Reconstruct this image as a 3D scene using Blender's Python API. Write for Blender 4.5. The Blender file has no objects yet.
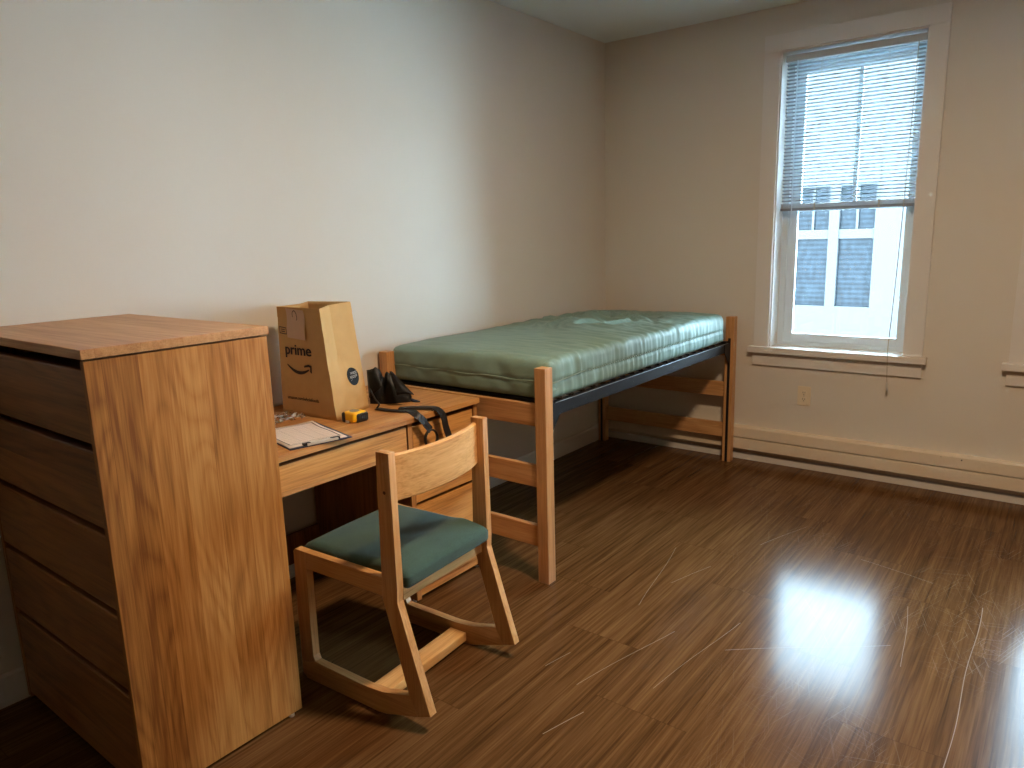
import bpy, bmesh, math, random
from mathutils import Vector, Matrix, noise

random.seed(7)
SC = bpy.context.scene
COL = SC.collection

# ------------------------------------------------------------------ camera
cx, cy, cz, yaw, pit, roll, fpx = 2.7068, -4.6079, 1.4935, -0.662, -0.2002, -0.0284, 725.811
fw = Vector((math.sin(yaw)*math.cos(pit), math.cos(yaw)*math.cos(pit), math.sin(pit)))
rt = Vector((math.cos(yaw), -math.sin(yaw), 0))
up = rt.cross(fw)
rt, up = rt*math.cos(roll)+up*math.sin(roll), -rt*math.sin(roll)+up*math.cos(roll)
cam_data = bpy.data.cameras.new('camera')
cam = bpy.data.objects.new('camera', cam_data)
COL.objects.link(cam)
cam.matrix_world = Matrix(((rt.x, up.x, -fw.x, cx), (rt.y, up.y, -fw.y, cy), (rt.z, up.z, -fw.z, cz), (0, 0, 0, 1)))
cam_data.sensor_width = 36.0
cam_data.lens = fpx*36.0/1024.0
cam_data.clip_start = 0.05
SC.camera = cam

# ------------------------------------------------------------------ world, exposure, lamp
SC.view_settings.view_transform = 'Standard'
SC.view_settings.look = 'None'
SC.view_settings.gamma = 1.0
SC.view_settings.use_curve_mapping = False
SC.view_settings.exposure = 0.6
world = bpy.data.worlds.new('overcast_sky')
SC.world = world
world.use_nodes = True
bg = world.node_tree.nodes['Background']
bg.inputs['Color'].default_value = (0.60, 0.81, 1.0, 1)
bg.inputs['Strength'].default_value = 35.0
SC.cycles.max_bounces = 10
SC.cycles.diffuse_bounces = 6
SC.cycles.glossy_bounces = 4
SC.cycles.transparent_max_bounces = 16
SC.cycles.sample_clamp_indirect = 0.0

ld = bpy.data.lights.new('ceiling_lamp', 'AREA')
ld.shape = 'DISK'
ld.size = 0.28
ld.energy = 43
ld.color = (1.0, 0.71, 0.45)
lamp = bpy.data.objects.new('ceiling_lamp', ld)
lamp.location = (2.25, -2.62, 2.735)
COL.objects.link(lamp)
lamp['label'] = 'warm round ceiling lamp above the middle of the room'
lamp['category'] = 'lamp'


# ------------------------------------------------------------------ materials
def lin(r, g, b):
    f = lambda c: (c/255/12.92) if c/255 <= 0.04045 else ((c/255+0.055)/1.055)**2.4
    return (f(r), f(g), f(b), 1)


class N:
    """tiny node-graph helper"""
    def __init__(self, name):
        self.m = bpy.data.materials.new(name)
        self.m.use_nodes = True
        self.t = self.m.node_tree
        self.b = self.t.nodes['Principled BSDF']
        self.out = self.t.nodes['Material Output']

    def new(self, kind, **kw):
        n = self.t.nodes.new(kind)
        for k, v in kw.items():
            setattr(n, k, v)
        return n

    def put(self, sock, v):
        if isinstance(v, bpy.types.NodeSocket):
            self.t.links.new(v, sock)
        else:
            sock.default_value = v

    def math(self, op, a, b=0.0, c=0.0, clamp=False):
        n = self.new('ShaderNodeMath', operation=op, use_clamp=clamp)
        self.put(n.inputs[0], a); self.put(n.inputs[1], b); self.put(n.inputs[2], c)
        return n.outputs[0]

    def coords(self):
        tc = self.new('ShaderNodeTexCoord')
        s = self.new('ShaderNodeSeparateXYZ')
        self.t.links.new(tc.outputs['Object'], s.inputs[0])
        return tc.outputs['Object'], s.outputs

    def vec(self, x, y, z):
        n = self.new('ShaderNodeCombineXYZ')
        self.put(n.inputs[0], x); self.put(n.inputs[1], y); self.put(n.inputs[2], z)
        return n.outputs[0]

    def noise(self, v, scale=1.0, detail=2.0, dist=0.0, rough=0.5):
        n = self.new('ShaderNodeTexNoise')
        self.put(n.inputs['Vector'], v)
        n.inputs['Scale'].default_value = scale
        n.inputs['Detail'].default_value = detail
        n.inputs['Roughness'].default_value = rough
        n.inputs['Distortion'].default_value = dist
        return n.outputs['Fac']

    def white(self, w):
        n = self.new('ShaderNodeTexWhiteNoise', noise_dimensions='1D')
        self.put(n.inputs['W'], w)
        return n.outputs['Value']

    def ramp(self, f, stops):
        n = self.new('ShaderNodeValToRGB')
        self.put(n.inputs[0], f)
        e = n.color_ramp.elements
        while len(e) < len(stops):
            e.new(0.5)
        for k, (p, c) in enumerate(stops):
            e[k].position = p
            e[k].color = c
        return n.outputs[0]

    def mix(self, f, a, b):
        n = self.new('ShaderNodeMix', data_type='RGBA')
        self.put(n.inputs[0], f); self.put(n.inputs[6], a); self.put(n.inputs[7], b)
        return n.outputs[2]

    def bump(self, h, strength=0.2, dist=0.01):
        n = self.new('ShaderNodeBump')
        n.inputs['Strength'].default_value = strength
        n.inputs['Distance'].default_value = dist
        self.put(n.inputs['Height'], h)
        self.put(self.b.inputs['Normal'], n.outputs[0])

    def color(self, c): self.put(self.b.inputs['Base Color'], c)
    def rough(self, r): self.put(self.b.inputs['Roughness'], r)


def plain(name, c, rough=0.5, metal=0.0, var=0.05, scale=30.0, bump=0.0, spec=0.5):
    n = N(name)
    o, _ = n.coords()
    f = n.noise(o, scale, 3)
    d = tuple(x*(1-var) for x in c[:3])+(1,)
    l = tuple(min(1, x*(1+var)) for x in c[:3])+(1,)
    n.color(n.mix(f, d, l))
    n.rough(rough)
    n.b.inputs['Metallic'].default_value = metal
    n.b.inputs['Specular IOR Level'].default_value = spec
    if bump:
        n.bump(f, bump, 0.003)
    return n.m


def wood(name, grain, across, stops, board=None, off=0.0, rings=38.0, tone=0.55, rough=0.42, k=5.0, ring_amt=0.30, stretch=0.13):
    """oak veneer: contour lines of a stretched noise read as cathedral grain"""
    n = N(name)
    _, s = n.coords()
    ax = {'x': 0, 'y': 1, 'z': 2}
    g, p = s[ax[grain]], s[ax[across]]
    q = s[3-ax[grain]-ax[across]]
    if board:
        idx = n.math('FLOOR', n.math('DIVIDE', n.math('ADD', p, off), board))
        rnd = n.white(idx)
        rnd2 = n.white(n.math('ADD', idx, 31.7))
    else:
        rnd = rnd2 = 0.5
    g2 = n.math('ADD', g, n.math('MULTIPLY', rnd, 9.0))
    p2 = n.math('ADD', p, n.math('MULTIPLY', rnd2, 5.0))
    v = n.vec(n.math('MULTIPLY', p2, k), n.math('MULTIPLY', q, k), n.math('MULTIPLY', g2, k*stretch))
    big = n.noise(v, 1.0, 1.5, 0.35)
    ring = n.math('SINE', n.math('MULTIPLY', big, rings*2))
    ring = n.math('SUBTRACT', n.math('MULTIPLY', n.math('POWER', n.math('ADD', 0.5, n.math('MULTIPLY', ring, 0.5)), 0.55), 2.0), 1.25)
    fine = n.noise(n.vec(n.math('MULTIPLY', p2, 260), n.math('MULTIPLY', q, 260), n.math('MULTIPLY', g2, 9)), 1.0, 2)
    mid = n.noise(n.vec(n.math('MULTIPLY', p2, 40), n.math('MULTIPLY', q, 40), n.math('MULTIPLY', g2, 1.6)), 1.0, 2)
    f = n.math('ADD', 0.5, n.math('MULTIPLY', ring, ring_amt*0.5))
    f2 = n.noise(n.vec(n.math('MULTIPLY', p2, 130), n.math('MULTIPLY', q, 130), n.math('MULTIPLY', g2, 5)), 1.0, 1)
    f = n.math('ADD', f, n.math('MULTIPLY', n.math('SUBTRACT', f2, 0.5), 0.6))
    f = n.math('ADD', f, n.math('MULTIPLY', n.math('SUBTRACT', fine, 0.5), 0.7))
    f = n.math('ADD', f, n.math('MULTIPLY', n.math('SUBTRACT', mid, 0.5), 0.75))
    if board:
        f = n.math('ADD', f, n.math('MULTIPLY', n.math('SUBTRACT', n.white(n.math('ADD', idx, 77.1)), 0.5), tone))
        fr = n.math('FRACT', n.math('DIVIDE', n.math('ADD', p, off), board))
        f = n.math('SUBTRACT', f, n.math('MULTIPLY', n.math('LESS_THAN', fr, 0.0012/board), 0.3))
    c = n.ramp(f, stops)
    n.color(c)
    n.rough(rough)
    n.b.inputs['Specular IOR Level'].default_value = 0.4
    n.bump(fine, 0.08, 0.002)
    return n.m


OAK = [(0.05, lin(134, 88, 44)), (0.45, lin(186, 132, 76)), (0.95, lin(212, 162, 102))]
OAKR = [(0.0, lin(128, 80, 36)), (0.5, lin(180, 123, 62)), (1.0, lin(206, 152, 88))]
OAKL = [(0.05, lin(180, 128, 70)), (0.5, lin(217, 168, 106)), (0.95, lin(234, 190, 130))]
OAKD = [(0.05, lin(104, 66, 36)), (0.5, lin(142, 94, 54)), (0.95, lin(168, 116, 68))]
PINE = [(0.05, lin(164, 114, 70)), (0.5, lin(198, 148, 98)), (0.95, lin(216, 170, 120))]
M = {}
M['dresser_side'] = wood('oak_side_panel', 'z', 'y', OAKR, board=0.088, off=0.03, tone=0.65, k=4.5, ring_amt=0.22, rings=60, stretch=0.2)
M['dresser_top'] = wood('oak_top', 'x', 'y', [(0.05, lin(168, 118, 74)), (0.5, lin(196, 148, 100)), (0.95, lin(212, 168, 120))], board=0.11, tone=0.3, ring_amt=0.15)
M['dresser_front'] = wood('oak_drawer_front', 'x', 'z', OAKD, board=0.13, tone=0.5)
M['desk_top'] = wood('oak_desk_top', 'y', 'x', OAK, board=0.12, tone=0.3, ring_amt=0.2)
M['desk_front'] = wood('oak_desk_front', 'y', 'z', [(0.05, lin(162, 108, 54)), (0.5, lin(212, 154, 88)), (0.95, lin(230, 178, 110))], rings=30, ring_amt=0.3)
M['desk_panel'] = wood('oak_desk_panel', 'z', 'x', OAKD, board=0.12)
M['oak_z'] = wood('oak_upright', 'z', 'x', OAK, rings=20)
M['oak_x'] = wood('oak_rail_x', 'x', 'z', OAK, rings=20)
M['oak_y'] = wood('oak_rail_y', 'y', 'z', OAK, rings=20)
M['bed_z'] = wood('bed_post_wood', 'z', 'x', PINE, rings=18, rough=0.35, ring_amt=0.2)
M['bed_x'] = wood('bed_rail_wood', 'x', 'z', PINE, rings=18, rough=0.38, ring_amt=0.2)
CH = [(0.05, lin(170, 120, 68)), (0.5, lin(204, 154, 98)), (0.95, lin(222, 177, 122))]
M['chair_z'] = wood('chair_wood_z', 'z', 'x', CH, rings=16, ring_amt=0.2)
M['chair_x'] = wood('chair_wood_x', 'x', 'z', CH, rings=16, ring_amt=0.2)
M['chair_y'] = wood('chair_wood_y', 'y', 'z', OAKL, rings=16, ring_amt=0.16)

M['wall'] = plain('wall_paint', lin(211, 204, 192), 0.55, var=0.015, scale=6, bump=0.0, spec=0.3)
M['wall_b'] = M['wall']
M['ceiling'] = plain('ceiling_paint', lin(216, 226, 226), 0.8, var=0.01, scale=8)
M['trim'] = plain('trim_paint', lin(216, 211, 204), 0.42, var=0.015, scale=5)
M['vinyl'] = plain('window_vinyl', lin(214, 228, 236), 0.35, var=0.01)
M['slat'] = plain('blind_slat_enamel', lin(146, 156, 162), 0.4, var=0.01)
M['rail'] = plain('bottom_rail_enamel', lin(134, 140, 148), 0.4, var=0.01)
M['headrail'] = plain('headrail_enamel', lin(182, 184, 182), 0.4, var=0.01)
M['cord'] = plain('blind_cord', lin(176, 168, 150), 0.7)
M['heater'] = plain('heater_enamel', lin(222, 206, 182), 0.4, var=0.03, scale=9)
M['outlet'] = plain('outlet_plastic', lin(222, 206, 178), 0.35, var=0.01)
M['dark'] = plain('dark_slot', lin(24, 20, 18), 0.7)
M['steel'] = plain('black_steel', lin(19, 19, 21), 0.5, var=0.1, scale=40, spec=0.25)
M['rail_highlight'] = plain('highlight_steel', lin(150, 156, 162), 0.35, metal=0.3, var=0.2, scale=50)  # light grey, stands in for the bright highlight on the rail edge
M['black_slot'] = plain('black_channel', lin(16, 16, 17), 0.5)
M['wire'] = plain('spring_wire', lin(70, 66, 60), 0.4, metal=0.7)
M['glide'] = plain('white_glide', lin(225, 222, 215), 0.4)
M['kraft'] = plain('kraft_paper', lin(198, 162, 106), 0.75, var=0.07, scale=26, bump=0.12, spec=0.25)
M['ink'] = plain('black_ink', lin(34, 26, 26), 0.6)
M['tagpaper'] = plain('pale_tag_paper', lin(206, 180, 152), 0.6)
M['sticker'] = plain('dark_sticker', lin(24, 27, 29), 0.6, spec=0.2)
M['white'] = plain('white_print', lin(205, 205, 200), 0.6)
M['nylon'] = plain('black_nylon', lin(13, 13, 15), 0.5, var=0.2, scale=60, bump=0.05, spec=0.35)
M['strap'] = plain('black_webbing', lin(30, 30, 33), 0.45, var=0.2, scale=300, bump=0.2)
M['yellow'] = plain('yellow_plastic', lin(246, 190, 20), 0.3, var=0.02)
M['rubber'] = plain('black_rubber', lin(34, 36, 40), 0.5, var=0.1)
M['grey'] = plain('grey_plastic', lin(128, 120, 108), 0.4)
M['paper'] = plain('white_paper', lin(232, 218, 206), 0.65, var=0.02, scale=12)
M['print'] = plain('printed_rule', lin(96, 88, 88), 0.7)
M['faint'] = plain('faint_print', lin(176, 162, 154), 0.7)
M['blueboard'] = plain('navy_board', lin(36, 56, 86), 0.4)
M['chrome'] = plain('clip_steel', lin(214, 208, 194), 0.3, metal=0.15)
M['siding'] = plain('white_siding', lin(40, 39, 39), 0.8, var=0.01)
M['ground'] = plain('outside_ground', lin(190, 192, 190), 0.9, var=0.1, scale=3)
M['dowel'] = plain('dark_dowel', lin(92, 56, 26), 0.5)


def m_cushion():
    n = N('green_upholstery')
    o, s = n.coords()
    a = n.noise(n.vec(n.math('MULTIPLY', s[0], 420), n.math('MULTIPLY', s[1], 420), n.math('MULTIPLY', s[2], 420)), 1.0, 1)
    b = n.noise(o, 9.0, 3)
    f = n.math('ADD', n.math('MULTIPLY', a, 0.75), n.math('MULTIPLY', b, 0.35))
    n.color(n.ramp(f, [(0.25, lin(24, 48, 42)), (0.85, lin(62, 95, 82))]))
    n.rough(0.85)
    n.b.inputs['Sheen Weight'].default_value = 0.15
    n.bump(a, 0.25, 0.002)
    return n.m


def m_vinyl_mattress():
    n = N('green_mattress_vinyl')
    o, s = n.coords()
    a = n.noise(n.vec(n.math('MULTIPLY', s[0], 6), n.math('MULTIPLY', s[1], 26), n.math('MULTIPLY', s[2], 5)), 1.0, 2)
    b = n.noise(o, 500.0, 1)
    n.color(n.mix(n.noise(o, 3.0, 2), lin(114, 142, 131), lin(124, 152, 142)))
    n.rough(0.5)
    n.b.inputs['Specular IOR Level'].default_value = 0.35
    n.b.inputs['Coat Weight'].default_value = 0.05
    n.b.inputs['Coat Roughness'].default_value = 0.3
    n.bump(n.math('ADD', a, n.math('MULTIPLY', b, 0.02)), 0.22, 0.012)
    return n.m


def m_floor():
    n = N('strand_plank_floor')
    _, s = n.coords()
    x, y = s[0], s[1]
    row = n.math('FLOOR', n.math('DIVIDE', n.math('SUBTRACT', x, 2.222), 0.32))
    yy = n.math('DIVIDE', n.math('ADD', n.math('ADD', y, 2.44), n.math('MULTIPLY', row, 0.32)), 0.96)
    pid = n.math('ADD', n.math('MULTIPLY', row, 17.3), n.math('FLOOR', yy))
    rnd = n.white(pid)
    ys = n.math('ADD', y, n.math('MULTIPLY', rnd, 11.0))
    # thin strips, each in lengths, as in strand-pressed planks
    strip = n.math('FLOOR', n.math('MULTIPLY', x, 110))
    sr = n.white(n.math('ADD', strip, n.math('MULTIPLY', rnd, 50)))
    st1 = n.noise(n.vec(n.math('MULTIPLY', x, 75), n.math('ADD', n.math('MULTIPLY', ys, 2.6), n.math('MULTIPLY', sr, 5.0)), rnd), 1.0, 2)
    st2 = n.noise(n.vec(n.math('MULTIPLY', x, 24), n.math('MULTIPLY', ys, 1.1), rnd), 1.0, 3)
    st3 = n.noise(n.vec(n.math('MULTIPLY', x, 300), n.math('MULTIPLY', ys, 7), rnd), 1.0, 2)
    big = n.noise(n.vec(x, y, 0.0), 1.3, 2)
    f = n.math('ADD', n.math('MULTIPLY', st1, 0.9), n.math('MULTIPLY', n.math('SUBTRACT', st2, 0.5), 0.55))
    f = n.math('ADD', f, n.math('MULTIPLY', n.math('SUBTRACT', st3, 0.5), 0.35))
    f = n.math('ADD', f, n.math('MULTIPLY', n.math('SUBTRACT', rnd, 0.5), 0.10))
    c = n.ramp(f, [(0.12, lin(62, 40, 22)), (0.40, lin(90, 62, 35)), (0.62, lin(107, 77, 46)), (0.90, lin(126, 94, 60))])
    # seams
    fx = n.math('FRACT', n.math('DIVIDE', n.math('SUBTRACT', x, 2.222), 0.32))
    fy = n.math('FRACT', yy)
    ex = n.math('MINIMUM', fx, n.math('SUBTRACT', 1.0, fx))
    ey = n.math('MINIMUM', fy, n.math('SUBTRACT', 1.0, fy))
    seam = n.math('MAXIMUM', n.math('LESS_THAN', ex, 0.0045), n.math('LESS_THAN', ey, 0.0016))
    c = n.mix(n.math('MULTIPLY', seam, 0.45), c, lin(60, 38, 22))

    # scratches with a place and direction of their own
    def seg(ax, ay, bx, by, w):
        L = math.hypot(bx-ax, by-ay)
        ux, uy = (bx-ax)/L, (by-ay)/L
        dx, dy = n.math('SUBTRACT', x, ax), n.math('SUBTRACT', y, ay)
        t = n.math('ADD', n.math('MULTIPLY', dx, ux), n.math('MULTIPLY', dy, uy))
        d = n.math('SUBTRACT', n.math('MULTIPLY', dx, uy), n.math('MULTIPLY', dy, ux))
        wob = n.math('MULTIPLY', n.math('SINE', n.math('MULTIPLY', t, 9.0)), 0.004)
        d = n.math('ABSOLUTE', n.math('ADD', d, wob))
        m = n.math('LESS_THAN', d, w*0.6)
        ins = n.math('LESS_THAN', n.math('ABSOLUTE', n.math('SUBTRACT', t, L/2)), L/2)
        return n.math('MULTIPLY', m, ins)
    segs = [(1.827, -2.265, 2.30, -1.893, .0016), (2.54, -1.40, 2.548, -2.60, .0020), (1.30, -1.55, 1.42, -2.15, .0012),
            (1.50, -2.75, 1.62, -2.25, .0016), (1.55, -3.02, 1.60, -2.86, .0022), (1.72, -2.62, 1.80, -2.05, .0014), (1.35, -2.72, 1.38, -2.60, .0016),
            (1.95, -1.72, 2.12, -2.02, .0013), (2.30, -1.55, 2.36, -2.02, .0014), (1.62, -1.30, 1.74, -0.95, .0012),
            (1.44, -1.9, 1.52, -1.65, .0013), (2.05, -1.2, 2.35, -1.28, .0014)]
    sc = None
    for q in segs:
        k = seg(*q)
        k = n.math('MULTIPLY', k, 0.75)
        sc = k if sc is None else n.math('MAXIMUM', sc, k)
    # scuffs: sparse hairlines in several directions where people walk
    patch = n.noise(n.vec(x, y, 5.0), 2.2, 2)
    patch = n.math('MULTIPLY', n.math('SUBTRACT', patch, 0.42), 3.0, clamp=True)
    patch = n.math('MULTIPLY', patch, n.math('MULTIPLY', n.math('SUBTRACT', n.math('ADD', x, n.math('MULTIPLY', y, 0.35)), 0.85), 1.6, clamp=True))
    for ang, th in ((0.35, 0.70), (1.25, 0.69), (1.9, 0.70), (2.7, 0.705)):
        ca, sa = math.cos(ang), math.sin(ang)
        a = n.math('ADD', n.math('MULTIPLY', x, ca), n.math('MULTIPLY', y, sa))
        b = n.math('SUBTRACT', n.math('MULTIPLY', y, ca), n.math('MULTIPLY', x, sa))
        h = n.noise(n.vec(n.math('MULTIPLY', a, 4.0), n.math('MULTIPLY', b, 330.0), 3.0*ang), 1.0, 0, 0.3)
        sc = n.math('MAXIMUM', sc, n.math('MULTIPLY', n.math('MULTIPLY', n.math('GREATER_THAN', h, th+0.06), patch), 0.5))
    worn = n.math('MULTIPLY', sc, n.math('ADD', 0.05, n.math('MULTIPLY', big, 0.7)))
    c = n.mix(worn, c, lin(205, 190, 172))
    n.color(c)
    r = n.math('ADD', 0.15, n.math('MULTIPLY', n.math('SUBTRACT', big, 0.5), 0.08))
    r = n.math('ADD', r, n.math('MULTIPLY', sc, 0.2))
    r = n.math('ADD', r, n.math('MULTIPLY', st3, 0.05))
    n.rough(r)
    n.b.inputs['Specular IOR Level'].default_value = 0.09
    hgt = n.math('SUBTRACT', n.math('MULTIPLY', n.noise(n.vec(n.math('MULTIPLY', x, 40), n.math('MULTIPLY', y, 14), 0.0), 1.0, 3), 0.5), n.math('MULTIPLY', seam, 0.5))
    n.bump(hgt, 0.025, 0.004)
    return n.m


def m_glass():
    n = N('clear_pane_glass')
    tr = n.new('ShaderNodeBsdfTransparent')
    tr.inputs[0].default_value = (0.93, 0.97, 0.97, 1)
    gl = n.new('ShaderNodeBsdfGlossy')
    gl.inputs['Roughness'].default_value = 0.02
    fr = n.new('ShaderNodeFresnel')
    fr.inputs[0].default_value = 1.4
    mx = n.new('ShaderNodeMixShader')
    n.t.links.new(fr.outputs[0], mx.inputs[0])
    n.t.links.new(tr.outputs[0], mx.inputs[1])
    n.t.links.new(gl.outputs[0], mx.inputs[2])
    n.t.links.new(mx.outputs[0], n.out.inputs['Surface'])
    return n.m


def m_film():
    n = N('clear_plastic_film')
    tr = n.new('ShaderNodeBsdfTransparent')
    tr.inputs[0].default_value = (0.985, 0.985, 0.98, 1)
    gl = n.new('ShaderNodeBsdfGlossy')
    gl.inputs['Roughness'].default_value = 0.06
    fr = n.new('ShaderNodeFresnel')
    fr.inputs[0].default_value = 1.6
    mx = n.new('ShaderNodeMixShader')
    n.t.links.new(fr.outputs[0], mx.inputs[0])
    n.t.links.new(tr.outputs[0], mx.inputs[1])
    n.t.links.new(gl.outputs[0], mx.inputs[2])
    n.t.links.new(mx.outputs[0], n.out.inputs['Surface'])
    return n.m


def m_far_pane():
    n = N('far_window_pane')
    _, s = n.coords()
    w = n.math('SINE', n.math('MULTIPLY', s[2], 80.0))
    u = n.noise(n.vec(n.math('MULTIPLY', s[0], 14), 0.0, n.math('MULTIPLY', s[2], 5)), 1.0, 3)
    f = n.math('ADD', n.math('MULTIPLY', w, 0.16), u)
    n.color(n.ramp(f, [(0.25, lin(8, 12, 16)), (0.8, lin(25, 32, 38))]))
    n.rough(0.3)
    n.b.inputs['Specular IOR Level'].default_value = 0.1
    return n.m


M['cushion'] = m_cushion()
M['mattress'] = m_vinyl_mattress()
M['floor'] = m_floor()
M['glass'] = m_glass()
M['film'] = m_film()
M['far_pane'] = m_far_pane()
M['piping'] = plain('pale_piping', lin(130, 154, 140), 0.45)


# ------------------------------------------------------------------ mesh helpers
class MB:
    def __init__(self):
        self.bm = bmesh.new()

    def _bevel(self, faces, w, seg=2):
        if w <= 0:
            return
        es = list({e for f in faces for e in f.edges})
        bmesh.ops.bevel(self.bm, geom=es, offset=w, segments=seg, profile=0.6, affect='EDGES', clamp_overlap=True)

    def box(self, x0, x1, y0, y1, z0, z1, bev=0.0, seg=2):
        v = [self.bm.verts.new((x, y, z)) for x in (x0, x1) for y in (y0, y1) for z in (z0, z1)]
        F = [(0, 1, 3, 2), (4, 6, 7, 5), (0, 4, 5, 1), (2, 3, 7, 6), (0, 2, 6, 4), (1, 5, 7, 3)]
        fs = [self.bm.faces.new([v[i] for i in f]) for f in F]
        self._bevel(fs, bev, seg)
        return self

    def hexa(self, pts, bev=0.0):
        v = [self.bm.verts.new(p) for p in pts]       # 4 bottom ccw, 4 top ccw
        F = [(3, 2, 1, 0), (4, 5, 6, 7), (0, 1, 5, 4), (1, 2, 6, 5), (2, 3, 7, 6), (3, 0, 4, 7)]
        fs = [self.bm.faces.new([v[i] for i in f]) for f in F]
        self._bevel(fs, bev)
        return self

    def prism(self, poly, axis, a, b, bev=0.0):
        """poly in the two other axes (in x,y,z order), extruded from a to b along axis"""
        def P(u, w, t):
            return {'x': (t, u, w), 'y': (u, t, w), 'z': (u, w, t)}[axis]
        A = [self.bm.verts.new(P(u, w, a)) for u, w in poly]
        B = [self.bm.verts.new(P(u, w, b)) for u, w in poly]
        fs = [self.bm.faces.new(A), self.bm.faces.new(B[::-1])]
        k = len(poly)
        for i in range(k):
            fs.append(self.bm.faces.new([A[i], B[i], B[(i+1) % k], A[(i+1) % k]]))
        self._bevel(fs, bev)
        return self

    def tube(self, pts, r, n=8, flat=1.0, cap=True):
        pts = [Vector(p) for p in pts]
        rings = []
        prev = None
        for i, p in enumerate(pts):
            d = (pts[min(i+1, len(pts)-1)]-pts[max(i-1, 0)]).normalized()
            ref = prev if prev is not None else (Vector((0, 0, 1)) if abs(d.z) < 0.9 else Vector((1, 0, 0)))
            u = (ref-d*ref.dot(d)).normalized()
            prev = u
            w = d.cross(u)
            rr = r[i] if isinstance(r, (list, tuple)) else r
            rings.append([self.bm.verts.new(p+u*math.cos(t)*rr*flat+w*math.sin(t)*rr) for t in [2*math.pi*k/n for k in range(n)]])
        for a, b in zip(rings, rings[1:]):
            for k in range(n):
                self.bm.faces.new([a[k], a[(k+1) % n], b[(k+1) % n], b[k]])
        if cap:
            self.bm.faces.new(rings[0][::-1]); self.bm.faces.new(rings[-1])
        return self

    def ribbon(self, pts, widths, th=0.002):
        """flat band: pts centre line, widths = vector across at each point"""
        pts = [Vector(p) for p in pts]
        widths = [Vector(w) for w in widths]
        R = []
        for i, p in enumerate(pts):
            d = (pts[min(i+1, len(pts)-1)]-pts[max(i-1, 0)]).normalized()
            w = widths[i]
            nn = d.cross(w).normalized()*th/2
            R.append([self.bm.verts.new(q) for q in (p-w/2-nn, p+w/2-nn, p+w/2+nn, p-w/2+nn)])
        for a, b in zip(R, R[1:]):
            for k in range(4):
                self.bm.faces.new([a[k], a[(k+1) % 4], b[(k+1) % 4], b[k]])
        self.bm.faces.new(R[0][::-1]); self.bm.faces.new(R[-1])
        return self

    def cyl(self, c, r, h, axis='z', n=24, r2=None, bev=0.0):
        r2 = r if r2 is None else r2
        c = Vector(c)
        A, B = [], []
        for k in range(n):
            t = 2*math.pi*k/n
            for L, rr, hh in ((A, r, 0), (B, r2, h)):
                u, v = math.cos(t)*rr, math.sin(t)*rr
                off = {'z': (u, v, hh), 'x': (hh, u, v), 'y': (v, hh, u)}[axis]
                L.append(self.bm.verts.new(c+Vector(off)))
        fs = [self.bm.faces.new(A[::-1]), self.bm.faces.new(B)]
        for k in range(n):
            fs.append(self.bm.faces.new([A[k], A[(k+1) % n], B[(k+1) % n], B[k]]))
        if bev:
            es = list(set(fs[0].edges) | set(fs[1].edges))
            bmesh.ops.bevel(self.bm, geom=es, offset=bev, segments=2, profile=0.6, affect='EDGES')
        return self

    def surf(self, P, closed_u=False, closed_v=False):
        """grid of points P[i][j]"""
        V = [[self.bm.verts.new(p) for p in row] for row in P]
        nu, nv = len(V), len(V[0])
        for i in range(nu if closed_u else nu-1):
            for j in range(nv if closed_v else nv-1):
                a, b, c, d = V[i][j], V[(i+1) % nu][j], V[(i+1) % nu][(j+1) % nv], V[i][(j+1) % nv]
                try:
                    self.bm.faces.new([a, b, c, d])
                except ValueError:
                    pass
        return V

    def rounded(self, x0, x1, y0, y1, z0, z1, r, nx, ny, nz, disp=None):
        """dense rounded box with a displacement function of (point, normal)"""
        bm2 = bmesh.new()
        def grid(f, n1, n2):
            V = [[bm2.verts.new(f(i/n1, j/n2)) for j in range(n2+1)] for i in range(n1+1)]
            for i in range(n1):
                for j in range(n2):
                    bm2.faces.new([V[i][j], V[i+1][j], V[i+1][j+1], V[i][j+1]])
        L = lambda a, b, t: a+(b-a)*t
        grid(lambda s, t: (L(x0, x1, s), L(y0, y1, t), z1), nx, ny)
        grid(lambda s, t: (L(x0, x1, t), L(y0, y1, s), z0), ny, nx)
        grid(lambda s, t: (L(x0, x1, s), y0, L(z0, z1, t)), nx, nz)
        grid(lambda s, t: (L(x0, x1, t), y1, L(z0, z1, s)), nz, nx)
        grid(lambda s, t: (x0, L(y0, y1, t), L(z0, z1, s)), nz, ny)
        grid(lambda s, t: (x1, L(y0, y1, s), L(z0, z1, t)), ny, nz)
        bmesh.ops.remove_doubles(bm2, verts=bm2.verts, dist=1e-5)
        for v in bm2.verts:
            p = v.co
            q = Vector((min(max(p.x, x0+r), x1-r), min(max(p.y, y0+r), y1-r), min(max(p.z, z0+r), z1-r)))
            d = p-q
            if d.length > 1e-9:
                nn = d.normalized()
                v.co = q+nn*r
            else:
                nn = Vector((0, 0, 1))
            if disp:
                v.co = v.co+disp(v.co.copy(), nn)
        bmesh.ops.recalc_face_normals(bm2, faces=bm2.faces)
        me = bpy.data.meshes.new('tmp')
        bm2.to_mesh(me); bm2.free()
        self.bm.from_mesh(me)
        bpy.data.meshes.remove(me)
        return self

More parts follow.
